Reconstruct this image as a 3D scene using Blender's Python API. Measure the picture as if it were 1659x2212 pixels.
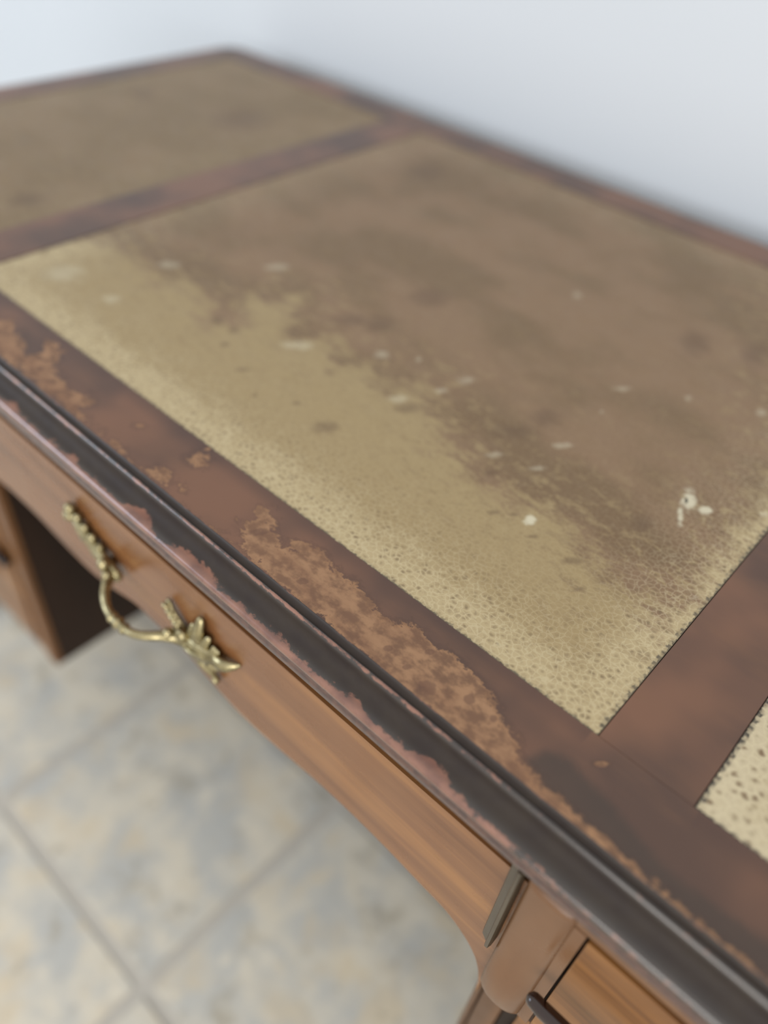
import bpy, bmesh, math, random
import numpy as np
from mathutils import Matrix, Vector

for o in list(bpy.data.objects):
    bpy.data.objects.remove(o, do_unlink=True)
scene = bpy.context.scene
COL = scene.collection
random.seed(7)

# ------------------------------------------------------------------ camera
cam_data = bpy.data.cameras.new('camera')
cam = bpy.data.objects.new('camera', cam_data)
COL.objects.link(cam)
cam_data.sensor_fit = 'HORIZONTAL'
cam_data.sensor_width = 36.0
cam_data.lens = 1723.38 / 1659.0 * 36.0
cam_data.clip_start = 0.01
CAMPOS = Vector((0.0451, -0.2471, 1.12))
RIGHT = Vector((0.73296553, 0.67619392, 0.07431904))
DOWN = Vector((0.50817713, -0.47163916, -0.72063341))
FWD = Vector((-0.45223616, 0.56596668, -0.68932153))
m = Matrix((RIGHT, -DOWN, -FWD)).transposed().to_4x4()
m.translation = CAMPOS
cam.matrix_world = m
cam_data.dof.use_dof = True
cam_data.dof.focus_distance = 0.45
cam_data.dof.aperture_fstop = cam_data.lens / 14.0
scene.camera = cam

# ------------------------------------------------------------------ world, lamps, exposure
world = bpy.data.worlds.new('world')
scene.world = world
world.use_nodes = True
bg = world.node_tree.nodes['Background']
bg.inputs['Color'].default_value = (1.0, 0.985, 0.955, 1)
bg.inputs['Strength'].default_value = 0.90

def area_lamp(name, loc, target, sx, sy, power, color):
    d = bpy.data.lights.new(name, 'AREA')
    d.shape = 'RECTANGLE'; d.size = sx; d.size_y = sy
    d.energy = power; d.color = color
    o = bpy.data.objects.new(name, d)
    COL.objects.link(o)
    o.location = loc
    o.rotation_euler = (Vector(target) - Vector(loc)).to_track_quat('-Z', 'Y').to_euler()
    return o
area_lamp('window_daylight', (-3.0, -2.4, 1.55), (-0.3, 0.2, 0.8), 1.5, 1.3, 36, (0.70, 0.82, 1.0))
area_lamp('ceiling_lamp', (0.9, -0.9, 2.5), (0.1, 0.1, 0.6), 0.9, 0.9, 7, (1.0, 0.93, 0.82))
area_lamp('glass_door_daylight', (0.8, -3.1, 1.2), (0.2, 0.3, 0.75), 1.7, 1.9, 48, (1.0, 0.97, 0.93))

scene.view_settings.view_transform = 'Standard'
scene.view_settings.look = 'None'
scene.view_settings.gamma = 1.0
scene.view_settings.use_curve_mapping = False
scene.view_settings.exposure = 0.06

# ------------------------------------------------------------------ node helpers
def lin(r, g=None, b=None):
    f = lambda c: (c / 255 / 12.92) if c / 255 <= 0.04045 else ((c / 255 + 0.055) / 1.055) ** 2.4
    return (f(r), f(g), f(b), 1.0)

class NT:
    def __init__(self, name):
        self.mat = bpy.data.materials.new(name)
        self.mat.use_nodes = True
        self.t = self.mat.node_tree
        self.bsdf = self.t.nodes['Principled BSDF']
        self._co = None
    def put(self, sock, v):
        if isinstance(v, bpy.types.NodeSocket):
            self.t.links.new(v, sock)
        elif v is not None:
            if sock.type == 'RGBA' and not hasattr(v, '__len__'):
                v = (v, v, v, 1)
            if sock.type == 'VECTOR' and not hasattr(v, '__len__'):
                v = (v, v, v)
            sock.default_value = v
    def co(self):
        if self._co is None:
            self._co = self.t.nodes.new('ShaderNodeTexCoord').outputs['Object']
        return self._co
    def vec(self, scale=(1, 1, 1), loc=(0, 0, 0), rot=(0, 0, 0), src=None):
        n = self.t.nodes.new('ShaderNodeMapping')
        self.put(n.inputs['Vector'], src or self.co())
        n.inputs['Location'].default_value = loc
        n.inputs['Rotation'].default_value = rot
        n.inputs['Scale'].default_value = scale
        return n.outputs[0]
    def noise(self, v, scale, detail=5, rough=0.6, dist=0.0, out=0):
        n = self.t.nodes.new('ShaderNodeTexNoise')
        self.put(n.inputs['Vector'], v)
        n.inputs['Scale'].default_value = scale
        n.inputs['Detail'].default_value = detail
        n.inputs['Roughness'].default_value = rough
        n.inputs['Distortion'].default_value = dist
        return n.outputs[out]
    def voro(self, v, scale, feature='F1', rand=1.0, out=0):
        n = self.t.nodes.new('ShaderNodeTexVoronoi')
        n.feature = feature
        self.put(n.inputs['Vector'], v)
        n.inputs['Scale'].default_value = scale
        n.inputs['Randomness'].default_value = rand
        return n.outputs[out]
    def m(self, op, a, b=None, c=None, clamp=False):
        n = self.t.nodes.new('ShaderNodeMath')
        n.operation = op; n.use_clamp = clamp
        for i, x in enumerate((a, b, c)):
            if x is not None:
                self.put(n.inputs[i], x)
        return n.outputs[0]
    def step(self, v, a, b, lo=0.0, hi=1.0):
        n = self.t.nodes.new('ShaderNodeMapRange')
        n.interpolation_type = 'SMOOTHSTEP'
        self.put(n.inputs['Value'], v)
        n.inputs['From Min'].default_value = a; n.inputs['From Max'].default_value = b
        n.inputs['To Min'].default_value = lo; n.inputs['To Max'].default_value = hi
        return n.outputs[0]
    def mix(self, f, a, b, mode='MIX'):
        n = self.t.nodes.new('ShaderNodeMix')
        n.data_type = 'RGBA'; n.blend_type = mode
        self.put(n.inputs['Factor'], f)
        self.put(n.inputs[6], a); self.put(n.inputs[7], b)
        return n.outputs[2]
    def attr(self, name):
        n = self.t.nodes.new('ShaderNodeAttribute')
        n.attribute_name = name
        return n.outputs['Fac']
    def sep(self, v=None):
        n = self.t.nodes.new('ShaderNodeSeparateXYZ')
        self.put(n.inputs[0], v or self.co())
        return n.outputs
    def bump(self, h, strength, dist=0.001):
        n = self.t.nodes.new('ShaderNodeBump')
        n.inputs['Strength'].default_value = strength
        n.inputs['Distance'].default_value = dist
        self.put(n.inputs['Height'], h)
        self.t.links.new(n.outputs[0], self.bsdf.inputs['Normal'])
    def finish(self, color, rough, spec=0.5, metal=0.0, coat=0.0, coat_rough=0.1):
        self.put(self.bsdf.inputs['Base Color'], color)
        self.put(self.bsdf.inputs['Roughness'], rough)
        self.put(self.bsdf.inputs['Specular IOR Level'], spec)
        self.put(self.bsdf.inputs['Metallic'], metal)
        self.put(self.bsdf.inputs['Coat Weight'], coat)
        self.put(self.bsdf.inputs['Coat Roughness'], coat_rough)
        return self.mat

# ------------------------------------------------------------------ materials
def wood_colour(t, dark, mid, light, grain, seed=0.0):
    """long-grain wood: grain is the mapping scale, small along the fibres"""
    v = t.vec(scale=grain, loc=(seed, seed * 1.7, seed * 0.6))
    n1 = t.noise(v, 1.0, 4, 0.55, 0.4)
    fine = t.noise(t.vec(scale=tuple(g * 9 for g in grain), loc=(seed, 0, 0)), 1.0, 3, 0.6)
    c = t.mix(t.step(n1, 0.34, 0.52), dark, mid)
    c = t.mix(t.step(n1, 0.52, 0.70), c, light)
    c = t.mix(t.m('MULTIPLY', t.step(fine, 0.42, 0.75), 0.22), c, dark)
    return c, fine

def make_wood(name, dark, mid, light, grain, rough=0.28, spec=0.5, seed=0.0, coat=0.0):
    t = NT(name)
    c, fine = wood_colour(t, dark, mid, light, grain, seed)
    blot = t.noise(t.vec(loc=(seed, 3, 1)), 30, 3, 0.5)
    c = t.mix(t.m('MULTIPLY', t.step(blot, 0.5, 0.75), 0.18), c, dark)
    t.bump(fine, 0.08, 0.0005)
    r = t.step(blot, 0.2, 0.8, rough * 0.85, rough * 1.2)
    return t.finish(c, r, spec, coat=coat, coat_rough=0.12)

M = {}
M['apron'] = make_wood('apron_wood', lin(100, 64, 38), lin(120, 80, 49), lin(146, 101, 58), (2.2, 20, 34), 0.25, 0.55, 0.0)
M['post'] = make_wood('post_wood', lin(94, 64, 41), lin(108, 75, 48), lin(118, 83, 54), (14, 14, 2.5), 0.3, 0.45, 2.0)
M['drawer'] = make_wood('drawer_wood', lin(96, 60, 28), lin(124, 82, 40), lin(150, 105, 53), (4.5, 30, 70), 0.32, 0.45, 5.0)
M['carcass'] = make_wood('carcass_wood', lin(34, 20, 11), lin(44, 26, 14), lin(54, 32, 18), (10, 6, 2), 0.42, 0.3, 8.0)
M['stile'] = make_wood('stile_wood', lin(84, 54, 28), lin(112, 74, 40), lin(136, 94, 52), (14, 14, 2.0), 0.32, 0.45, 9.0)
M['bead'] = make_wood('bead_wood', lin(58, 50, 38), lin(74, 64, 50), lin(92, 80, 62), (30, 30, 6), 0.35, 0.5, 4.0)
M['shadow_wood'] = make_wood('gap_shade_wood', lin(40, 26, 18), lin(50, 33, 22), lin(58, 38, 26), (6, 6, 6), 0.6, 0.2, 3.0)  # shade of the narrow gaps put into the boards' dark colour

t = NT('glossy_dark_pull')
M['pull'] = t.finish(lin(34, 15, 9), 0.08, 0.5, coat=0.4, coat_rough=0.05)

# antique brass
t = NT('antique_brass')
n = t.noise(t.vec(), 160, 4, 0.6)
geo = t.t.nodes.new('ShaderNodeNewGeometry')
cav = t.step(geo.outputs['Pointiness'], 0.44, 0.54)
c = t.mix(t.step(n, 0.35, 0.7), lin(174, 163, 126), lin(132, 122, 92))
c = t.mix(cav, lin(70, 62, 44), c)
t.bump(n, 0.12, 0.0006)
M['brass'] = t.finish(c, t.step(n, 0.3, 0.7, 0.2, 0.36), 0.5, metal=1.0)

# polished top rails: dark stain, bare worn patches along the front edge
def make_rail(name, wear):
    t = NT(name)
    co = t.co()
    big = t.noise(t.vec(scale=(9, 9, 9)), 1.0, 3, 0.5)
    streak = t.noise(t.vec(scale=(14, 60, 60), rot=(0, 0, 0.0)), 1.0, 4, 0.6)
    base = t.mix(t.step(big, 0.38, 0.62), lin(84, 63, 53), lin(118, 84, 65))
    base = t.mix(t.m('MULTIPLY', t.step(streak, 0.45, 0.75), 0.35), base, lin(116, 84, 62))
    rough = 0.36
    if wear:
        n_f = t.noise(t.vec(scale=(260, 330, 300)), 1.0, 6, 0.68)
        n_m = t.noise(t.vec(scale=(90, 120, 100)), 1.0, 4, 0.6)
        nn = t.m('ADD', t.m('MULTIPLY', n_f, 0.5), t.m('MULTIPLY', n_m, 0.5))
        nc = t.m('SUBTRACT', nn, 0.5)
        # distance attributes are in millimetres, negative inside the worn shapes
        w = t.m('ADD', t.attr('worn'), t.m('MULTIPLY', nc, 26.0))
        isl = t.noise(t.vec(scale=(60, 95, 60), loc=(9, 3, 0)), 1.0, 5, 0.7)
        w = t.m('ADD', w, t.m('MULTIPLY', t.step(isl, 0.44, 0.66), t.attr('frag')))
        worn = t.step(w, 0.9, -1.6)
        bare = t.mix(t.step(n_m, 0.35, 0.65), lin(124, 91, 66), lin(152, 116, 86))
        bare = t.mix(t.m('MULTIPLY', t.step(streak, 0.45, 0.66), 0.55), bare, lin(112, 78, 57))
        rim = t.m('MULTIPLY', t.step(w, -3.0, -0.6), worn)
        bare = t.mix(t.m('MULTIPLY', rim, 0.4), bare, lin(160, 118, 80))
        dk = t.step(t.m('ADD', t.attr('wdark'), t.m('MULTIPLY', nc, 3.0)), -0.1, 0.35)
        bare = t.mix(t.m('MULTIPLY', dk, 0.55), bare, lin(88, 60, 48))
        # old soot-dark stain in front of the right divider
        st = t.step(t.m('ADD', t.attr('stain'), t.m('MULTIPLY', nc, 9.0)), 3.0, -5.0)
        base = t.mix(t.m('MULTIPLY', st, 0.8), base, lin(66, 55, 48))
        # darker line beside the leather
        ed = t.step(t.attr('inner'), 14.0, 1.0)
        base = t.mix(t.m('MULTIPLY', ed, 0.5), base, lin(72, 54, 48))
        halo = t.step(w, 5.0, 0.5)
        base = t.mix(t.m('MULTIPLY', halo, 0.3), base, lin(66, 46, 38))
        base = t.mix(t.m('MULTIPLY', worn, t.step(n_m, 0.36, 0.56, 0.62, 1.0)), base, bare)
        rough = t.m('ADD', t.m('MULTIPLY', worn, 0.14), 0.36)
        t.bump(t.m('ADD', t.m('MULTIPLY', worn, -1.0), t.m('MULTIPLY', n_f, 0.4)), 0.12, 0.0006)
    else:
        t.bump(streak, 0.05, 0.0005)
    return t.finish(base, rough, 0.36)
M['front_rail'] = make_rail('worn_front_rail_wood', True)
M['rail'] = make_rail('top_rail_wood', False)

# edge moulding: nearly black hollow, rubbed back to red-brown wood on the rounded edges
t = NT('edge_moulding_wood')
nf = t.noise(t.vec(scale=(170, 260, 260)), 1.0, 5, 0.62)
nm = t.noise(t.vec(scale=(45, 60, 60)), 1.0, 3, 0.55)
nc = t.m('SUBTRACT', t.m('ADD', t.m('MULTIPLY', nf, 0.6), t.m('MULTIPLY', nm, 0.4)), 0.5)
s = t.m('ADD', t.attr('rub'), t.m('MULTIPLY', nc, 1.5))
rub = t.step(s, 0.40, 0.56)
wood = t.mix(t.step(nm, 0.35, 0.65), lin(102, 68, 57), lin(130, 90, 73))
c = t.mix(rub, t.mix(t.step(nm, 0.3, 0.7), lin(42, 34, 31), lin(50, 42, 36)), wood)
low = t.attr('low')
c = t.mix(low, c, t.mix(t.step(nf, 0.35, 0.65), lin(88, 60, 50), lin(62, 44, 42)))
t.bump(t.m('ADD', t.m('MULTIPLY', rub, -0.6), t.m('MULTIPLY', nf, 0.5)), 0.12, 0.0006)
M['moulding'] = t.finish(c, t.m('ADD', t.step(t.attr('gloss'), 0.0, 0.45, 0.60, 0.28), t.m('MULTIPLY', nc, 0.2)), t.step(t.attr('gloss'), 0.0, 0.4, 0.25, 0.6), coat=t.step(t.attr('gloss'), 0.15, 0.5, 0.0, 0.6), coat_rough=0.16)

# leather writing surfaces
def make_leather(name, light, light2, brown, brown2, cell, x0, y0, x1, dots, cells=235, pitc=(108, 90, 64)):
    t = NT(name)
    sx, sy, sz = t.sep()
    n_big = t.noise(t.vec(scale=(11, 15, 10), loc=(1, 2, 0)), 1.0, 3, 0.5)
    n_mid = t.noise(t.vec(scale=(42, 90, 60), rot=(0, 0, 0.35)), 1.0, 5, 0.65, 0.6)
    n_fin = t.noise(t.vec(scale=(260, 420, 300), rot=(0, 0, 0.35)), 1.0, 4, 0.6)
    n_mix = t.m('ADD', t.m('MULTIPLY', n_mid, 0.7), t.m('MULTIPLY', n_fin, 0.3))
    nc = t.m('SUBTRACT', n_mix, 0.5)
    edge = t.attr('edge')                     # millimetres to the nearest edge
    lt = t.mix(t.step(t.m('ADD', edge, t.m('MULTIPLY', nc, 60.0)), 45.0, 8.0), light, light2)
    br = t.mix(t.step(n_big, 0.35, 0.65), brown, brown2)
    w = t.m('ADD', t.attr('tan'), t.m('MULTIPLY', nc, 120.0))
    mb = t.step(w, 14.0, -14.0)
    c = t.mix(mb, lt, br)
    # patches and streaks
    n_pat = t.noise(t.vec(scale=(70, 130, 60), rot=(0, 0, 0.25), loc=(7, 1, 0)), 1.0, 5, 0.7, 0.8)
    near = t.step(t.m('ABSOLUTE', t.attr('tan')), 90.0, 5.0)
    c = t.mix(t.m('MULTIPLY', t.m('MULTIPLY', t.step(n_pat, 0.50, 0.66), t.m('ADD', t.m('MULTIPLY', near, 0.6), 0.12)), 1.0), c, t.mix(mb, t.mix(0.45, light, brown), light))
    c = t.mix(t.m('MULTIPLY', t.step(n_fin, 0.50, 0.75), 0.28), c, t.mix(t.step(mb, 0.4, 0.8), brown, lin(146, 122, 92)))
    # pebbled hide: dark pits in paler ridges, strongest near the edges
    warp = t.t.nodes.new('ShaderNodeVectorMath'); warp.operation = 'ADD'
    nv = t.t.nodes.new('ShaderNodeVectorMath'); nv.operation = 'SCALE'
    t.put(nv.inputs[0], t.noise(t.vec(), 220, 2, 0.5, out=1)); nv.inputs['Scale'].default_value = 0.0035
    t.put(warp.inputs[0], t.vec(scale=(1.0, 1.15, 0.0))); t.put(warp.inputs[1], nv.outputs[0])
    d = t.voro(warp.outputs[0], cells, 'F1')
    ed = t.voro(warp.outputs[0], cells, 'DISTANCE_TO_EDGE')
    mod = t.noise(t.vec(loc=(4, 4, 0)), 210, 2, 0.5)
    pit = t.m('MULTIPLY', t.step(d, 0.50, 0.12), t.step(mod, 0.36, 0.66))
    amt = t.m('MULTIPLY', t.step(t.m('ADD', edge, t.m('MULTIPLY', nc, 90.0)), 80.0, 8.0, 0.22, 1.0), cell)
    c = t.mix(t.m('MULTIPLY', pit, t.m('MULTIPLY', amt, 0.72)), c, lin(*pitc))
    ridge = t.m('MULTIPLY', t.step(ed, 0.10, 0.01), amt)
    c = t.mix(t.m('MULTIPLY', ridge, 0.30), c, lin(206, 194, 160))
    # spots
    dk = t.step(t.m('ADD', t.attr('dark'), t.m('MULTIPLY', nc, 2.2)), -0.2, 0.8)
    c = t.mix(t.m('MULTIPLY', dk, 0.5), c, lin(92, 70, 50))
    wh = t.step(t.m('ADD', t.attr('pale'), t.m('MULTIPLY', nc, 3.0)), 0.0, 0.7)
    c = t.mix(t.m('MULTIPLY', wh, t.attr('pale_amount')), c, lin(206, 199, 174))
    ch = t.step(t.attr('chip'), 0.0, 0.4)
    c = t.mix(ch, c, lin(70, 66, 54))
    # tooled border: a row of dark stamped dents along the edges
    if dots:
        pitch = 0.0055
        a = t.step(t.m('SINE', t.m('MULTIPLY', sy, 2 * math.pi / pitch)), -0.3, 0.5)
        b = t.step(t.m('SINE', t.m('MULTIPLY', sx, 2 * math.pi / pitch)), -0.3, 0.5)
        jit = t.m('MULTIPLY', t.m('SUBTRACT', t.noise(t.vec(), 420, 3, 0.7), 0.5), 0.0042)
        gate = t.step(t.noise(t.vec(loc=(2, 6, 0)), 130, 3, 0.6), 0.36, 0.56)
        ex = t.m('MINIMUM', t.m('SUBTRACT', sx, x0), t.m('SUBTRACT', x1, sx))
        ey = t.m('SUBTRACT', sy, y0)
        bx = t.step(t.m('ABSOLUTE', t.m('SUBTRACT', t.m('ADD', ex, jit), 0.0014)), 0.0016, 0.0006)
        by = t.step(t.m('ABSOLUTE', t.m('SUBTRACT', t.m('ADD', ey, jit), 0.0010)), 0.0014, 0.0004)
        a = t.m('ADD', t.m('MULTIPLY', a, 0.65), 0.35); b = t.m('ADD', t.m('MULTIPLY', b, 0.65), 0.2)
        k = t.m('MULTIPLY', t.m('MAXIMUM', t.m('MULTIPLY', bx, a), t.m('MULTIPLY', t.m('MULTIPLY', by, b), 0.7)), gate)
        k = t.m('MAXIMUM', k, t.step(t.m('ADD', t.m('MULTIPLY', edge, 0.001), jit), 0.0009, 0.0003))
        c = t.mix(t.m('MULTIPLY', k, dots), c, lin(66, 60, 52))
    h = t.m('SUBTRACT', t.m('MULTIPLY', n_fin, 0.5), t.m('MULTIPLY', pit, amt))
    t.bump(h, 0.16, 0.0006)
    return t.finish(c, t.step(n_mix, 0.3, 0.7, 0.42, 0.56), 0.4)

PANELS = {'middle': (-0.6305, -0.0006), 'left': (-1.0110, -0.6875), 'right': (0.0532, 0.3800)}
LY0, LY1 = 0.0004, 0.5920
M['leather_middle'] = make_leather('worn_tan_leather', lin(154, 134, 96), lin(176, 158, 121), lin(112, 89, 62), lin(128, 102, 76), 1.0,
                                   PANELS['middle'][0], LY0, PANELS['middle'][1], 0.8)
M['leather_left'] = make_leather('brown_tan_leather', lin(140, 120, 84), lin(146, 128, 92), lin(118, 97, 68), lin(128, 106, 78), 0.35,
                                 PANELS['left'][0], LY0, PANELS['left'][1], 0.5)
M['leather_right'] = make_leather('cream_leather', lin(176, 160, 126), lin(190, 176, 146), lin(150, 130, 92), lin(160, 140, 100), 1.5,
                                  PANELS['right'][0], LY0, PANELS['right'][1], 1.0, 165, (122, 102, 76))

# floor
t = NT('stone_look_tile')
geo = t.t.nodes.new('ShaderNodeNewGeometry')
oi = t.t.nodes.new('ShaderNodeObjectInfo')
off = t.t.nodes.new('ShaderNodeVectorMath'); off.operation = 'MULTIPLY_ADD'
t.put(off.inputs[0], oi.outputs['Location']); off.inputs[1].default_value = (3.7, 5.3, 2.1); t.put(off.inputs[2], t.co())
v = off.outputs[0]
a = t.noise(v, 11.0, 5, 0.62, 0.3)
b = t.noise(t.vec(loc=(5, 2, 0), src=v), 13.0, 4, 0.6, 0.3)
d = t.noise(t.vec(loc=(1, 8, 0), src=v), 24.0, 3, 0.6)
c = t.mix(t.step(a, 0.36, 0.64), lin(194, 195, 191), lin(222, 215, 198))
c = t.mix(t.m('MULTIPLY', t.step(b, 0.50, 0.68), 0.6), c, lin(218, 202, 172))
c = t.mix(t.m('MULTIPLY', t.step(b, 0.44, 0.28), 0.8), c, lin(170, 162, 144))
c = t.mix(t.m('MULTIPLY', t.step(d, 0.55, 0.72), 0.85), c, lin(228, 221, 204))
c = t.mix(t.m('MULTIPLY', t.step(d, 0.42, 0.26), 0.7), c, lin(166, 158, 140))
t.bump(d, 0.15, 0.003)
M['tile'] = t.finish(c, 0.42, 0.4)
t = NT('grey_grout')
n = t.noise(t.vec(), 60, 3, 0.6)
M['grout'] = t.finish(t.mix(n, lin(188, 184, 175), lin(202, 198, 189)), 0.85, 0.2)
t = NT('white_wall_paint')
n = t.noise(t.vec(), 3.0, 2, 0.5)
M['wall'] = t.finish(t.mix(n, lin(205, 212, 219), lin(209, 215, 222)), 0.6, 0.25)
t = NT('white_trim_paint')
M['trim'] = t.finish(lin(232, 232, 228), 0.4, 0.4)

# ------------------------------------------------------------------ mesh helpers
def link(name, me, mat, parent=None, smooth=False):
    o = bpy.data.objects.new(name, me)
    COL.objects.link(o)
    if mat: me.materials.append(mat)
    if smooth:
        me.polygons.foreach_set('use_smooth', [True] * len(me.polygons))
    if parent:
        o.parent = parent
        o.matrix_parent_inverse = parent.matrix_world.inverted() if parent.parent is None else Matrix()
    return o

def from_bm(name, bm, mat, parent=None, smooth=False, bevel=0.0):
    bmesh.ops.remove_doubles(bm, verts=bm.verts, dist=1e-6)
    bmesh.ops.recalc_face_normals(bm, faces=bm.faces)
    if bevel:
        es = [e for e in bm.edges if len(e.link_faces) == 2 and e.calc_face_angle(0) > 0.7]
        bmesh.ops.bevel(bm, geom=es, offset=bevel, segments=2, affect='EDGES', profile=0.6)
    me = bpy.data.meshes.new(name)
    bm.to_mesh(me); bm.free()
    return link(name, me, mat, parent, smooth)

def add_box(bm, x0, x1, y0, y1, z0, z1):
    vs = [bm.verts.new((x, y, z)) for x in (x0, x1) for y in (y0, y1) for z in (z0, z1)]
    for f in ((0, 1, 3, 2), (4, 6, 7, 5), (0, 4, 5, 1), (2, 3, 7, 6), (0, 2, 6, 4), (1, 5, 7, 3)):
        bm.faces.new([vs[i] for i in f])

def box(name, x0, x1, y0, y1, z0, z1, mat, parent=None, bevel=0.0015):
    bm = bmesh.new(); add_box(bm, x0, x1, y0, y1, z0, z1)
    return from_bm(name, bm, mat, parent, bevel=bevel)

def add_tube(bm, pts, radii, n=10, flat=(1.0, 1.0), up=Vector((0, -1, 0)), caps=True):
    """swept ellipse: flat = (sideways, along up) factors on the radius; rounded ends"""
    pts = [Vector(p) for p in pts]
    rings = []
    P, Rr = list(pts), list(radii)
    if caps:
        d0 = (pts[0] - pts[1]).normalized(); d1 = (pts[-1] - pts[-2]).normalized()
        P = [pts[0] + d0 * radii[0] * 0.8, pts[0] + d0 * radii[0] * 0.5] + P + [pts[-1] + d1 * radii[-1] * 0.5, pts[-1] + d1 * radii[-1] * 0.8]
        Rr = [radii[0] * 0.3, radii[0] * 0.78] + Rr + [radii[-1] * 0.78, radii[-1] * 0.3]
    for i, p in enumerate(P):
        a = P[max(i - 1, 0)]; b = P[min(i + 1, len(P) - 1)]
        tg = (b - a).normalized()
        s = tg.cross(up)
        if s.length < 1e-4: s = tg.cross(Vector((0, 0, 1)))
        s.normalize(); u = s.cross(tg).normalized()
        rings.append([bm.verts.new(p + s * math.cos(k / n * 2 * math.pi) * Rr[i] * flat[0] + u * math.sin(k / n * 2 * math.pi) * Rr[i] * flat[1]) for k in range(n)])
    for a, b in zip(rings, rings[1:]):
        for k in range(n):
            bm.faces.new((a[k], a[(k + 1) % n], b[(k + 1) % n], b[k]))
    bm.faces.new(rings[0][::-1]); bm.faces.new(rings[-1])

def add_ball(bm, c, r, squash=(1, 1, 1), n=8):
    mat = Matrix.Translation(c) @ Matrix.Diagonal((r * squash[0], r * squash[1], r * squash[2], 1))
    bmesh.ops.create_uvsphere(bm, u_segments=n, v_segments=n - 2, radius=1.0, matrix=mat)

def smooth_pts(pts, k=6):
    """Catmull-Rom through points (tuples of any length)"""
    P = [np.array(p, float) for p in pts]
    P = [2 * P[0] - P[1]] + P + [2 * P[-1] - P[-2]]
    out = []
    for i in range(1, len(P) - 2):
        for j in range(k):
            u = j / k
            a, b, c, d = P[i - 1], P[i], P[i + 1], P[i + 2]
            out.append(0.5 * (2 * b + (c - a) * u + (2 * a - 5 * b + 4 * c - d) * u * u + (3 * b - a - 3 * c + d) * u ** 3))
    out.append(P[-2])
    return out

def grid_mesh(name, xs, ys, ztop, thick, mat, parent):
    """a slab whose top is a fine grid that can carry wear attributes; returns object, X, Y of the top vertices"""
    X, Y = np.meshgrid(xs, ys)
    ny, nx = X.shape
    top = np.stack([X.ravel(), Y.ravel(), np.full(X.size, ztop)], 1)
    idx = np.arange(nx * ny).reshape(ny, nx)
    q = np.stack([idx[:-1, :-1], idx[:-1, 1:], idx[1:, 1:], idx[1:, :-1]], -1).reshape(-1, 4)
    per = np.concatenate([idx[0, :], idx[1:, -1], idx[-1, -2::-1], idx[-2:0:-1, 0]])
    low = top[per].copy(); low[:, 2] -= thick
    n0 = len(top); k = len(per)
    side = [(int(per[i]), int(n0 + i), int(n0 + (i + 1) % k), int(per[(i + 1) % k])) for i in range(k)]
    verts = np.concatenate([top, low])
    me = bpy.data.meshes.new(name)
    me.from_pydata(verts.tolist(), [], q.tolist() + side)
    me.update()
    return link(name, me, mat, parent), verts[:, 0], verts[:, 1]

def set_attr(o, name, arr):
    a = o.data.attributes.new(name, 'FLOAT', 'POINT')
    a.data.foreach_set('value', np.asarray(arr, dtype=np.float32))

def poly_sd(X, Y, poly):
    """signed distance (mm), negative inside"""
    P = np.array(poly); Q = np.roll(P, -1, 0)
    best = np.full(X.shape, 1e9); inside = np.zeros(X.shape, bool)
    for (ax, ay), (bx, by) in zip(P, Q):
        dx, dy = bx - ax, by - ay
        tt = np.clip(((X - ax) * dx + (Y - ay) * dy) / (dx * dx + dy * dy + 1e-12), 0, 1)
        best = np.minimum(best, (X - ax - tt * dx) ** 2 + (Y - ay - tt * dy) ** 2)
        if ay != by:
            inside ^= ((ay > Y) != (by > Y)) & (X < (bx - ax) * (Y - ay) / (by - ay) + ax)
    d = np.sqrt(best) * 1000
    return np.where(inside, -d, d)

def spots(X, Y, lst):
    """1 at the middle of each elliptical mark, 0 at its outline, negative outside"""
    out = np.full(X.shape, -3.0)
    for cx, cy, ux, uy, vx, vy in lst:
        det = ux * vy - uy * vx
        if abs(det) < 1e-12: continue
        a = ((X - cx) * vy - (Y - cy) * vx) / det
        b = ((Y - cy) * ux - (X - cx) * uy) / det
        out = np.maximum(out, 1 - np.sqrt(a * a + b * b))
    return out

def tag(o, label=None, cat=None, kind=None):
    if label: o['label'] = label
    if cat: o['category'] = cat
    if kind: o['kind'] = kind
    return o

# ------------------------------------------------------------------ marks on the desk top, in desk metres
BROWN = [(-0.6498, 0.0097), (-0.643, 0.0767), (-0.61, 0.1185), (-0.5577, 0.1176), (-0.5162, 0.1075), (-0.5079, 0.1309), (-0.4657, 0.1182), (-0.4302, 0.1021), (-0.417, 0.1179), (-0.4495, 0.1503), (-0.4258, 0.1664), (-0.4216, 0.1841), (-0.3968, 0.1533), (-0.3868, 0.1314), (-0.3644, 0.1362), (-0.3474, 0.1561), (-0.3189, 0.138), (-0.3046, 0.1546), (-0.2673, 0.1407), (-0.2625, 0.1645), (-0.2359, 0.1497), (-0.2122, 0.1346), (-0.2065, 0.1174), (-0.1852, 0.1221), (-0.1662, 0.1034), (-0.1394, 0.109), (-0.129, 0.1104), (-0.1129, 0.1245), (-0.0935, 0.117), (-0.0782, 0.1094), (-0.0646, 0.1038), (-0.0584, 0.0858), (-0.0457, 0.094), (-0.0283, 0.0966), (-0.0173, 0.0931), (-0.0093, 0.1064), (-0.0099, 0.1315), (-0.012, 0.1681), (-0.0116, 0.2239), (-0.0201, 0.2925), (-0.1557, 0.6265), (0.05, 0.65), (-0.68, 0.65)]
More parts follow.
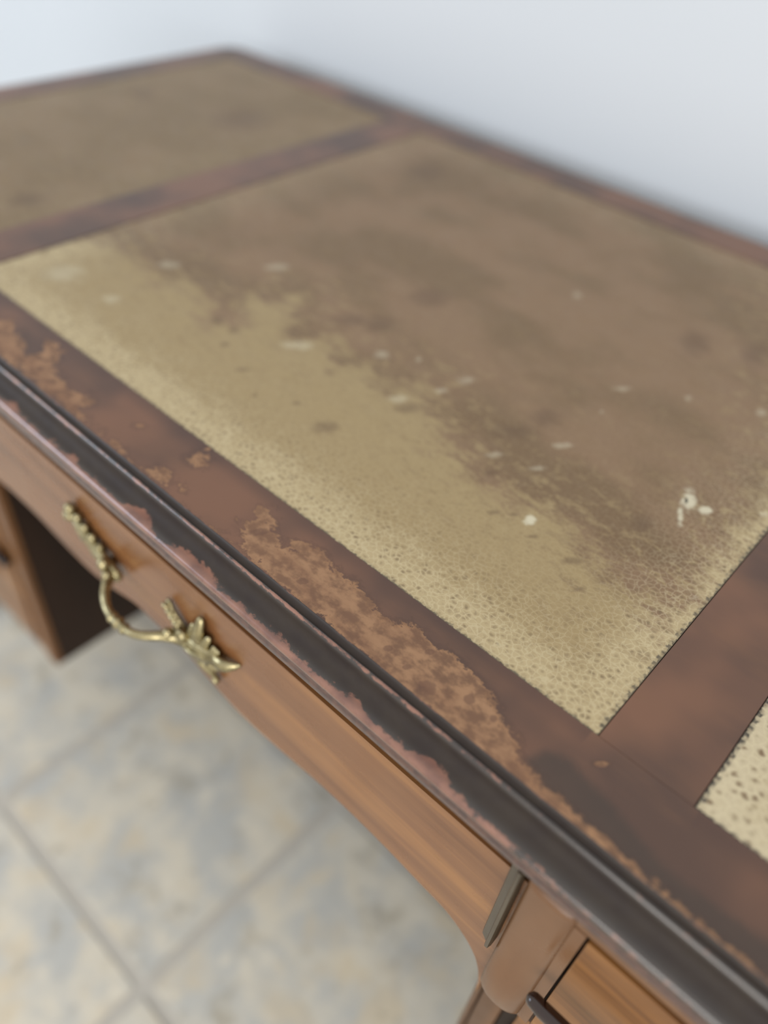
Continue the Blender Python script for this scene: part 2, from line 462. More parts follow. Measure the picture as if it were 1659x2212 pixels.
DARK = [(-0.2729, 0.0732, 0.0083, 0.0093, 0.0061, -0.0059), (-0.4026, 0.0893, 0.0033, 0.0039, 0.0037, -0.003), (-0.3657, 0.0772, 0.005, 0.0058, 0.0029, -0.0024), (-0.4347, 0.1081, 0.0053, 0.0063, 0.0079, -0.0064), (-0.414, 0.1081, 0.0038, 0.0045, 0.0054, -0.0045), (-0.136, 0.0932, 0.0037, 0.004, 0.0018, -0.0024), (-0.1259, 0.1009, 0.0029, 0.0031, 0.0015, -0.0021), (-0.1058, 0.093, 0.0037, 0.0039, 0.0014, -0.002), (-0.0611, 0.0772, 0.0029, 0.0031, 0.0012, -0.0019), (-0.3343, 0.0618, 0.0016, 0.0018, 0.0022, -0.0019), (-0.3454, 0.2763, 0.0162, 0.0197, 0.0133, -0.0157), (-0.363, 0.1935, 0.0127, 0.0151, 0.0094, -0.0096), (-0.1446, 0.3939, 0.0117, 0.0137, 0.0119, -0.0237), (-0.1, 0.418, 0.0112, 0.013, 0.0112, -0.0255), (-0.5395, 0.497, 0.0165, 0.0226, 0.0198, -0.0231), (-0.0758, 0.0948, 0.006, 0.0064, 0.0021, -0.0033), (-0.2486, 0.1354, 0.0092, 0.0104, 0.0057, -0.0064), (-0.3426, 0.2062, 0.0128, 0.0151, 0.011, -0.0119), (-0.178, 0.1728, 0.0139, 0.0155, 0.0064, -0.0089), (-0.307, 0.078, 0.0031, 0.0035, 0.0021, -0.0019), (-0.1613, 0.1228, 0.0044, 0.0048, 0.0023, -0.0031), (-0.0621, 0.1569, 0.0064, 0.0069, 0.0052, -0.0093), (-0.1715, 0.2052, 0.0095, 0.0107, 0.0084, -0.0124)]
WHITE = [(-0.1156, 0.1044, 0.0035, 0.0038, 0.0035, -0.0049), (-0.0521, 0.2015, 0.0045, 0.0048, 0.0069, -0.0137), (-0.0491, 0.1835, 0.002, 0.0021, 0.0063, -0.0122), (-0.039, 0.2004, 0.004, 0.0043, 0.0021, -0.0043), (-0.109, 0.3133, 0.0033, 0.0038, 0.0027, -0.0053), (-0.1516, 0.2836, 0.0066, 0.0075, 0.0023, -0.004), (-0.2413, 0.1983, 0.0063, 0.0073, 0.0047, -0.006), (-0.2458, 0.1725, 0.0038, 0.0043, 0.0027, -0.0033), (-0.3099, 0.1737, 0.0049, 0.0057, 0.0055, -0.0059), (-0.5174, 0.0619, 0.0062, 0.0075, 0.0083, -0.0055), (-0.5376, 0.1355, 0.0087, 0.0108, 0.0064, -0.0047), (-0.5803, 0.0551, 0.0151, 0.0186, 0.0184, -0.0112), (-0.2857, 0.1914, 0.0022, 0.0026, 0.0031, -0.0035), (-0.2598, 0.3854, 0.0034, 0.0042, 0.0043, -0.0068), (-0.1465, 0.2437, 0.0017, 0.0019, 0.0022, -0.0036), (-0.1412, 0.1521, 0.0058, 0.0063, 0.0023, -0.0033), (-0.1712, 0.1412, 0.0063, 0.0069, 0.0028, -0.0037), (-0.0598, 0.3396, 0.0036, 0.004, 0.0026, -0.006), (-0.0094, 0.2264, 0.0031, 0.0034, 0.0015, -0.0036), (-0.3643, 0.131, 0.0096, 0.0113, 0.006, -0.0055), (-0.261, 0.1389, 0.007, 0.0079, 0.0039, -0.0044), (-0.0084, 0.1226, 0.0032, 0.0033, 0.0017, -0.0034), (-0.473, 0.2086, 0.008, 0.0099, 0.0066, -0.0059), (-0.1433, 0.1875, 0.0069, 0.0077, 0.0024, -0.0036)]
CHIP = [(-0.0528, 0.1994, 0.0011, 0.0012, 0.002, -0.0039)]
LDARK = [(-0.7934, 0.4333, 0.0262, 0.0387, 0.0378, -0.0316), (-0.9436, 0.3944, 0.0096, 0.0149, 0.0183, -0.0129), (-0.7338, 0.1103, 0.0132, 0.0174, 0.0191, -0.0109), (-0.6651, 0.1291, 0.0105, 0.0137, 0.0174, -0.011)]
WORN = [(-0.5907, -0.0208), (-0.544, -0.022), (-0.5373, -0.014), (-0.5143, -0.0191), (-0.4832, -0.033), (-0.4897, -0.0159), (-0.4888, -0.0046), (-0.4713, -0.0094), (-0.4593, -0.0243), (-0.4272, -0.0326), (-0.4149, -0.0273), (-0.4011, -0.0286), (-0.3973, -0.0366), (-0.4038, -0.0398), (-0.3763, -0.0447), (-0.3554, -0.0404), (-0.3263, -0.0477), (-0.3175, -0.0414), (-0.3048, -0.0343), (-0.2949, -0.0435), (-0.2945, -0.0508), (-0.2675, -0.0516), (-0.255, -0.0471), (-0.238, -0.0465), (-0.226, -0.0422), (-0.2422, -0.0304), (-0.2444, -0.0174), (-0.2371, -0.0065), (-0.2248, -0.0117), (-0.2186, -0.0229), (-0.1976, -0.0232), (-0.1895, -0.0118), (-0.1677, -0.0159), (-0.1506, -0.0161), (-0.1365, -0.0212), (-0.1216, -0.0201), (-0.1133, -0.0138), (-0.0977, -0.0161), (-0.0775, -0.0129), (-0.0614, -0.0154), (-0.0451, -0.0229), (-0.0386, -0.0277), (-0.0274, -0.0312), (-0.0198, -0.0379), (-0.0171, -0.0455), (0.0005, -0.0477), (0.0216, -0.0486), (0.0422, -0.0503), (0.0611, -0.0511), (0.0586, -0.0549), (0.0408, -0.056), (0.01, -0.054), (-0.0175, -0.0526), (-0.0463, -0.052), (-0.1472, -0.049), (-0.2268, -0.0486), (-0.376, -0.0466), (-0.4962, -0.048), (-0.5386, -0.0477)]
WSPOT = [(-0.3021, -0.014, 0.0049, 0.0054, 0.0074, -0.0058), (-0.2884, -0.0364, 0.0024, 0.0026, 0.0039, -0.0029), (-0.3081, -0.0427, 0.0049, 0.0054, 0.0073, -0.0053), (-0.3589, -0.0214, 0.0029, 0.0032, 0.0026, -0.0018), (-0.4842, -0.0094, 0.0044, 0.0052, 0.0079, -0.0048), (-0.4102, -0.0321, 0.0042, 0.0048, 0.0066, -0.0042), (-0.3075, -0.002, 0.0016, 0.0018, 0.0019, -0.0015), (-0.1995, -0.0196, 0.0053, 0.0057, 0.0045, -0.0042), (0.0093, -0.0122, 0.0025, 0.0025, 0.0008, -0.0013), (-0.1615, 0.2121, 0.0, 0.0, 0.0, -0.0)]
WDARK = [(-0.0799, -0.0416, 0.0041, 0.0042, 0.0036, -0.0043), (-0.0595, -0.0297, 0.002, 0.0021, 0.0021, -0.0026), (-0.0439, -0.0301, 0.0015, 0.0015, 0.0013, -0.0017), (-0.0937, -0.0683, 0.0013, 0.0013, 0.0011, -0.0012), (-0.0931, -0.0215, 0.0025, 0.0025, 0.0016, -0.0019), (-0.1256, -0.0493, 0.0016, 0.0016, 0.0015, -0.0015), (-0.2244, -0.029, 0.005, 0.0053, 0.003, -0.0026), (-0.2096, -0.0628, 0.004, 0.0042, 0.0025, -0.002), (-0.1773, -0.0365, 0.0026, 0.0027, 0.0021, -0.0019), (-0.0328, -0.0508, 0.0026, 0.0026, 0.0012, -0.0016), (-0.1105, -0.036, 0.0021, 0.0022, 0.0017, -0.0018), (-0.0955, -0.0378, 0.0021, 0.0021, 0.0014, -0.0015)]
STAIN = [(-0.0202, -0.0382), (-0.0153, -0.0245), (-0.0027, -0.0207), (0.0113, -0.0239), (0.0255, -0.0261), (0.0434, -0.0317), (0.0618, -0.0354), (0.0832, -0.0337), (0.1115, -0.0317), (0.1197, -0.052), (0.1037, -0.0513), (0.074, -0.0504), (0.0467, -0.0501), (0.0216, -0.0486), (-0.0001, -0.0467)]
RED = [(-0.2819, 0.0047, 0.0123, 0.0136, 0.0142, -0.0119)]
WORN_STRIP = [(-0.04, -0.05), (-0.04, -0.036), (0.0, -0.0415), (0.05, -0.0448), (0.12, -0.047), (0.16, -0.0478), (0.16, -0.05)]


# ------------------------------------------------------------------ the room
WALL_Y = 0.70
FX0, FX1, FY0 = -3.72, 2.43, -2.55
floor = tag(box('floor', FX0, FX1, FY0, WALL_Y, -0.06, -0.0022, M['grout'], bevel=0), kind='structure')
wall = tag(box('wall_back', FX0, FX1, WALL_Y, WALL_Y + 0.12, -0.06, 2.7, M['wall'], bevel=0), kind='structure')
base = tag(box('baseboard_back', FX0, FX1, WALL_Y - 0.014, WALL_Y - 0.0002, 0.0005, 0.095, M['trim'], bevel=0.003), kind='structure')

PITCH, GROUT = 0.340, 0.0110
GX, GY = -0.3185, -0.1670
bm = bmesh.new()
h = (PITCH - GROUT) / 2
add_box(bm, -h, h, -h, h, -0.009, 0.0)
bmesh.ops.bevel(bm, geom=[e for e in bm.edges if all(v.co.z > -0.001 for v in e.verts)], offset=0.003, segments=2, affect='EDGES')
tile_me = bpy.data.meshes.new('tile'); bm.to_mesh(tile_me); bm.free()
tile_me.materials.append(M['tile'])
for i in range(-9, 8):
    for j in range(-7, 3):
        cx = GX + (i + 0.5) * PITCH; cy = GY + (j + 0.5) * PITCH
        if cx - h < FX0 or cx + h > FX1 or cy - h < FY0: continue
        if cy + h > WALL_Y - 0.014:
            continue
        o = bpy.data.objects.new('tile', tile_me); COL.objects.link(o)
        o.parent = floor; o.location = (cx, cy, random.uniform(-0.0006, 0.0004))
# cut tiles along the wall
cy0 = GY + 2 * PITCH + GROUT / 2
for i in range(-9, 8):
    cx = GX + (i + 0.5) * PITCH
    if cx - h < FX0 or cx + h > FX1: continue
    o = box('tile', -h, h, -0.5 * (WALL_Y - 0.016 - cy0), 0.5 * (WALL_Y - 0.016 - cy0), -0.009, 0.0, M['tile'], None, bevel=0.002)
    o.parent = floor; o.location = (cx, 0.5 * (WALL_Y - 0.016 + cy0), 0)

# ------------------------------------------------------------------ the desk
TOP = 0.770
CX = -0.3155                                   # middle of the desk
XL, XR, YF, YB = -1.059, 0.428, -0.048, 0.640   # outline of the flat top
desk = bpy.data.objects.new('writing_desk', None); COL.objects.link(desk)
desk.location = (CX, 0.295, 0)
bpy.context.view_layer.update()
tag(desk, 'antique brown wooden pedestal desk with worn tan leather top and brass branch handle', 'desk')

# --- leather panels (top 0.6 mm below the rails)
def leather(key, step, tan, dark, pale):
    x0, x1 = PANELS[key]
    xs = np.linspace(x0, x1, int((x1 - x0) / step) + 1); ys = np.linspace(LY0, LY1, int((LY1 - LY0) / step) + 1)
    o, X, Y = grid_mesh('leather_panel', xs, ys, TOP - 0.0006, 0.003, M['leather_' + key], desk)
    set_attr(o, 'tan', poly_sd(X, Y, tan) if isinstance(tan, list) else np.full(X.shape, tan))
    set_attr(o, 'edge', np.minimum(np.minimum(X - x0, x1 - X), np.minimum(Y - LY0, LY1 - Y)) * 1000)
    set_attr(o, 'dark', spots(X, Y, dark)); set_attr(o, 'pale', spots(X, Y, pale))
    set_attr(o, 'chip', spots(X, Y, CHIP))
    big = np.where(spots(X, Y, WHITE[:4]) > -0.3, 0.85, 0.30)
    set_attr(o, 'pale_amount', big)
    return o
o = leather('middle', 0.0016, BROWN, DARK, WHITE)
o['label'] = 'large middle leather panel, pale along its front and tan brown behind'
o = leather('left', 0.003, -25.0, LDARK, [])
o['label'] = 'left leather panel, evenly tan brown'
o = leather('right', 0.002, 90.0, [], [])
o['label'] = 'right leather panel, cream with dark pits'

# --- rails around the leather
box('sub_top', XL + 0.004, XR - 0.004, YF + 0.004, YB - 0.004, 0.744, TOP - 0.0032, M['shadow_wood'], desk, bevel=0)
xs = np.arange(XL + 0.03, XR - 0.03, 0.0014); ys = np.linspace(YF, 0.0, 36)
o, X, Y = grid_mesh('front_rail', xs, ys, TOP, 0.0030, M['front_rail'], desk)
set_attr(o, 'worn', np.minimum(np.minimum(poly_sd(X, Y, WORN), poly_sd(X, Y, WORN_STRIP) - 0.3), -spots(X, Y, WSPOT) * 5.0))
set_attr(o, 'wdark', spots(X, Y, WDARK))
set_attr(o, 'frag', 2.5 + 9.5 * np.exp(-((X + 0.255) / 0.05) ** 2) + 4.5 * np.exp(-((X + 0.53) / 0.09) ** 2))
set_attr(o, 'stain', poly_sd(X, Y, STAIN))
set_attr(o, 'inner', np.where((X > -0.003) & (X < 0.056) | (X < -0.628) & (X > -0.690), 20.0, -Y * 1000))
o['label'] = 'front rail with tan bare patches worn through the dark finish'

def rounded_outline(x0, x1, y0, y1, r, n=8):
    """counter-clockwise from the front left, starting along the front"""
    pts = []
    for cx, cy, a0 in ((x1 - r, y0 + r, -90), (x1 - r, y1 - r, 0), (x0 + r, y1 - r, 90), (x0 + r, y0 + r, 180)):
        for k in range(n + 1):
            a = math.radians(a0 + 90 * k / n)
            pts.append((cx + r * math.cos(a), cy + r * math.sin(a), math.cos(a), math.sin(a)))
    return pts

def prism(name, outline, z0, z1, mat, bevel=0.0006):
    bm = bmesh.new()
    a = [bm.verts.new((x, y, z0)) for x, y in outline]; b = [bm.verts.new((x, y, z1)) for x, y in outline]
    bm.faces.new(a[::-1]); bm.faces.new(b)
    for i in range(len(a)):
        j = (i + 1) % len(a)
        bm.faces.new((a[i], a[j], b[j], b[i]))
    return from_bm(name, bm, mat, desk, bevel=0)
RC = 0.03
ro = [(p[0], p[1]) for p in rounded_outline(XL, XR, YF, YB, RC)]
ro_x = lambda lo, hi: [p for p in ro if lo <= p[0] <= hi]
zb, zt = TOP - 0.003, TOP
arc = lambda q: ro[q * 9:(q + 1) * 9]          # 0 front right, 1 back right, 2 back left, 3 front left
prism('side_rail', arc(3)[:] + [(XL + 0.03, 0.0), (XL + 0.0475, 0.0), (XL + 0.0475, 0.5925), (XL + 0.03, 0.5925)] + arc(2)[4:], zb, zt, M['rail'])
prism('side_rail', [(XR - 0.0475, 0.0), (XR - 0.03, 0.0)] + arc(0) + arc(1)[:5] + [(XR - 0.03, 0.5925), (XR - 0.0475, 0.5925)], zb, zt, M['rail'])
prism('back_rail', [(XL + 0.03, 0.5930), (XR - 0.03, 0.5930)] + arc(1)[5:] + arc(2)[:4], zb, zt, M['rail'])
for a, b in ((-0.6870, -0.6310), (-0.0001, 0.0527)):
    box('divider_rail', a, b, 0.0002, 0.5925, zb, zt, M['rail'], desk, bevel=0.0004)

# --- edge moulding swept round the top: quirk, small bead, dark hollow, rounded nose, lower face
prof = [(0.0000, TOP, 0.5, 0), (0.0006, TOP - 0.0006, 0.2, 0), (0.0012, TOP - 0.0020, 0.0, 0), (0.0026, TOP - 0.0027, 0.0, 0), (0.0040, TOP - 0.0030, 0.02, 0),
        (0.0047, TOP - 0.0024, 0.25, 0), (0.0055, TOP - 0.0022, 0.50, 0), (0.0063, TOP - 0.0030, 0.50, 0), (0.0072, TOP - 0.0054, 0.12, 0)]
for k in range(1, 11):                         # hollow: quarter ellipse, concave
    a = math.radians(90 * k / 10)
    prof.append((0.0072 + 0.0108 * (1 - math.cos(a)), TOP - 0.0060 - 0.0112 * math.sin(a) ** 1.0, 0.02 + 0.40 * max(0, (k - 5) / 5) ** 1.5, 0))
prof += [(0.0190, TOP - 0.0176, 0.55, 0), (0.0203, TOP - 0.0188, 0.66, 0), (0.0208, TOP - 0.0206, 0.7, 0.1), (0.0206, TOP - 0.0225, 0.6, 0.5),
         (0.0196, TOP - 0.0240, 0.2, 0.9), (0.0190, TOP - 0.0258, 0.1, 1), (0.0196, TOP - 0.0280, 0.3, 1), (0.0198, TOP - 0.0305, 0.4, 1), (0.0192, TOP - 0.0335, 0.2, 1),
         (0.0180, TOP - 0.0360, 0.0, 1), (0.0150, TOP - 0.0372, 0, 1), (0.0000, TOP - 0.0372, 0, 1), (0.0000, TOP - 0.0040, 0, 1)]
path = []
outl = rounded_outline(XL, XR, YF, YB, RC, 8)
def densify(p, q, n):
    return [tuple(p[k] + (q[k] - p[k]) * i / n for k in range(4)) for i in range(1, n)]
for i, p in enumerate(outl):
    q = outl[(i + 1) % len(outl)]
    path.append(p)
    L = math.hypot(q[0] - p[0], q[1] - p[1])
    if L > 0.1:
        path += densify(p, q, 300 if (p[1] < 0 and q[1] < 0) else 12)
np_ = len(prof)
RUBS = [(-0.300, 0.012, 0.55), (-0.245, 0.020, 0.45), (-0.054, 0.010, 0.50), (-0.46, 0.008, 0.3), (-0.38, 0.006, 0.25), (-0.17, 0.012, 0.2), (-0.11, 0.010, 0.2), (-0.52, 0.01, 0.2), (-0.20, 0.006, 0.22)]
verts, rub, low, gloss = [], [], [], []
for (x, y, nx, ny) in path:
    add = 0.0
    for c, w, s in RUBS:
        add += s * math.exp(-((x - c) / w) ** 4)
    right = min(1, max(0, (x + 0.05) / 0.10))   # the right end is hardly rubbed
    left = min(1, max(0, (-0.25 - x) / 0.3))
    for k, (d, z, r, l) in enumerate(prof):
        verts.append((x + nx * d, y + ny * d, z))
        rr = r
        if 13 <= k <= 23: rr = r + add * (0.35 + 0.65 * min(1, (k - 12) / 5)) - 0.28 * right + 0.16 * left * (k >= 14)
        if 5 <= k <= 8: rr -= 0.2 * right
        rub.append(rr); low.append(l); gloss.append(max(r, 0.3 * l))
n = len(path)
faces = [(i * np_ + k, ((i + 1) % n) * np_ + k, ((i + 1) % n) * np_ + (k + 1) % np_, i * np_ + (k + 1) % np_) for i in range(n) for k in range(np_)]
me = bpy.data.meshes.new('edge_moulding')
me.from_pydata(verts, [], faces); me.update()
bm = bmesh.new(); bm.from_mesh(me); bmesh.ops.recalc_face_normals(bm, faces=bm.faces); bm.to_mesh(me); bm.free()
o = link('edge_moulding', me, M['moulding'], desk, smooth=True)
set_attr(o, 'gloss', gloss); set_attr(o, 'rub', rub); set_attr(o, 'low', low)
o['label'] = 'dark stepped moulding round the top, rubbed bare along its edges'

# --- drawer over the kneehole, shaped lower edge, brass branch handle
APY = -0.058
half = [(0.0, 0.6165), (0.03, 0.6170), (0.06, 0.6080), (0.095, 0.6015), (0.135, 0.6035), (0.175, 0.6085), (0.21, 0.6095), (0.24, 0.6075), (0.267, 0.6035), (0.290, 0.6005), (0.3060, 0.5915), (0.3165, 0.5800), (0.3225, 0.5665), (0.3260, 0.5500), (0.3278, 0.5300)]
cur = [tuple(p) for p in smooth_pts(half, 5)]
low_c = [(CX - a, z) for a, z in cur[::-1]] + [(CX + a, z) for a, z in cur[1:]]
bm = bmesh.new()
f1, f2, f3, k1, k2, k3 = [], [], [], [], [], []
for x, z in low_c:
    f1.append(bm.verts.new((x, APY, 0.7120))); f2.append(bm.verts.new((x, APY, z + 0.004))); f3.append(bm.verts.new((x, APY + 0.003, z + 0.0006)))
    k3.append(bm.verts.new((x, APY + 0.018, z))); k1.append(bm.verts.new((x, APY + 0.018, 0.7128)))
for rows in ((f1, f2), (f2, f3), (f3, k3), (k3, k1), (k1, f1)):
    for i in range(len(low_c) - 1):
        bm.faces.new((rows[0][i], rows[0][i + 1], rows[1][i + 1], rows[1][i]))
for e in (0, -1):
    bm.faces.new([r[e] for r in (f1, f2, f3, k3, k1)])
apron = from_bm('drawer_front', bm, M['apron'], desk)
apron['label'] = 'long drawer front over the kneehole with a wavy lower edge'
bm = bmesh.new(); add_box(bm, CX - 0.300, CX + 0.300, APY + 0.0185, 0.45, 0.635, 0.735)
from_bm('drawer_box', bm, M['carcass'], desk)

HZ = 0.655
def leaf_plate():
    """right-hand cast leaf plate of the handle"""
    bm = bmesh.new()
    def L(pts, rad, flat=(1.0, 0.55), n=8):
        add_tube(bm, [(CX + a, APY - d, z) for a, d, z in pts], rad, n, flat)
    L([(0.038, 0.006, 0.654), (0.050, 0.006, 0.654), (0.060, 0.005, 0.655), (0.070, 0.005, 0.658), (0.078, 0.005, 0.662)], [0.006, 0.0090, 0.0120, 0.0105, 0.006])
    add_ball(bm, (CX + 0.0605, APY - 0.0035, 0.6565), 0.0150, (1.05, 0.42, 0.95), 14)
    # beaded spur reaching up from the joint
    L([(0.046, 0.003, 0.654), (0.037, 0.004, 0.662), (0.030, 0.004, 0.6695), (0.0265, 0.003, 0.674)], [0.0056, 0.0050, 0.0042, 0.0036])
    for k in range(5):
        add_ball(bm, (CX + 0.0415 - 0.0036 * k, APY - 0.0062, 0.6590 + 0.0036 * k), 0.0036 - 0.0002 * k, (1.5, 0.8, 0.8))
    # upper leaf lobes
    L([(0.0600, 0.005, 0.660), (0.0620, 0.0065, 0.670), (0.0635, 0.0055, 0.679), (0.0640, 0.003, 0.6875)], [0.0056, 0.0064, 0.0054, 0.0036])
    L([(0.0655, 0.005, 0.662), (0.0695, 0.006, 0.670), (0.0725, 0.004, 0.676)], [0.0045, 0.0044, 0.0026])
    L([(0.054, 0.005, 0.659), (0.0545, 0.006, 0.668), (0.0555, 0.004, 0.675)], [0.0044, 0.0042, 0.0026])
    # collar and pointed bud
    for k in range(3):
        L([(0.0775 + 0.0022 * k, 0.004, 0.6710 - 0.0004 * k), (0.0755 + 0.0022 * k, 0.0070, 0.6640 - 0.0004 * k), (0.0740 + 0.0022 * k, 0.004, 0.6570 - 0.0004 * k)], [0.0018, 0.0021, 0.0018])
    L([(0.079, 0.004, 0.6625), (0.085, 0.0060, 0.6635), (0.091, 0.0055, 0.6655), (0.097, 0.003, 0.6685), (0.1005, 0.001, 0.6710)], [0.0056, 0.0064, 0.0054, 0.0034, 0.0016], (1.0, 0.7))
    # lower leaf lobes
    L([(0.058, 0.005, 0.651), (0.064, 0.0065, 0.644), (0.070, 0.005, 0.638), (0.0745, 0.003, 0.6325)], [0.0060, 0.0062, 0.0048, 0.0032])
    L([(0.049, 0.005, 0.650), (0.054, 0.006, 0.642), (0.0590, 0.004, 0.636)], [0.0052, 0.0046, 0.0028])
    L([(0.064, 0.005, 0.652), (0.071, 0.006, 0.648), (0.077, 0.004, 0.645)], [0.0048, 0.0046, 0.0026])
    add_ball(bm, (CX + 0.0755, APY - 0.004, 0.6312), 0.0032)
    # boss over the screw, midrib
    add_ball(bm, (CX + 0.0475, APY - 0.0090, 0.6610), 0.0062, (1, 0.7, 1), 10)
    L([(0.048, 0.0112, 0.654), (0.060, 0.0118, 0.656), (0.072, 0.0095, 0.660)], [0.0012, 0.0016, 0.0010], (1, 1), 6)
    return from_bm('handle_plate', bm, M['brass'], apron, smooth=True)
def twig_plate():
    """left-hand plate: a straight twig set with berries"""
    bm = bmesh.new()
    def L(pts, rad, flat=(1.0, 0.7), n=8):
        add_tube(bm, [(CX - a, APY - d, z) for a, d, z in pts], rad, n, flat)
    def B(a, d, z, r): add_ball(bm, (CX - a, APY - d, z), r, (1, 0.85, 1), 8)
    L([(0.036, 0.007, 0.655), (0.046, 0.007, 0.657), (0.057, 0.006, 0.660), (0.069, 0.005, 0.664), (0.081, 0.005, 0.669), (0.090, 0.004, 0.673)], [0.0066, 0.0082, 0.0070, 0.0066, 0.0064, 0.0050])
    for a, z, r in ((0.057, 0.6675, 0.0040), (0.066, 0.6715, 0.0042), (0.0745, 0.6760, 0.0040), (0.083, 0.6805, 0.0044)): B(a, 0.005, z, r)
    B(0.0925, 0.005, 0.6835, 0.0056); B(0.1010, 0.004, 0.6700, 0.0052); B(0.0945, 0.005, 0.6745, 0.0044)
    L([(0.062, 0.004, 0.658), (0.069, 0.005, 0.653), (0.074, 0.003, 0.650)], [0.0044, 0.0042, 0.0028])
    L([(0.076, 0.004, 0.664), (0.083, 0.005, 0.660), (0.088, 0.003, 0.658)], [0.0044, 0.0040, 0.0026])
    B(0.0445, 0.0110, 0.6635, 0.0058)
    return from_bm('handle_plate', bm, M['brass'], apron, smooth=True)
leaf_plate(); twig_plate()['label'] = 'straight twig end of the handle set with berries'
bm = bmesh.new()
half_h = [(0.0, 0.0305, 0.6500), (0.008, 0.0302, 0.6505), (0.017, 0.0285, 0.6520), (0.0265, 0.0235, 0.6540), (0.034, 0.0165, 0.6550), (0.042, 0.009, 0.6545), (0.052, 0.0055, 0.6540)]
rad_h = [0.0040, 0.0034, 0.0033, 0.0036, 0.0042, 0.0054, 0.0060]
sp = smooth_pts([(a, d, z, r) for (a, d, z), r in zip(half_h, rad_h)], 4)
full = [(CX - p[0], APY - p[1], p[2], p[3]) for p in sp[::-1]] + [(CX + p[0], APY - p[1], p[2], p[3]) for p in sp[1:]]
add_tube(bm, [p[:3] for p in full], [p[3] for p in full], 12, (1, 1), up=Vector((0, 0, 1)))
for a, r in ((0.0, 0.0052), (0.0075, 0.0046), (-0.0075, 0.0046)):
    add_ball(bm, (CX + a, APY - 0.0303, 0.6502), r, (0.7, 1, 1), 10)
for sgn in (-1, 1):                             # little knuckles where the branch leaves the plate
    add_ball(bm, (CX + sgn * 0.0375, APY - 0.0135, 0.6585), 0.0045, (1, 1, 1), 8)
from_bm('handle_branch', bm, M['brass'], apron, smooth=True)

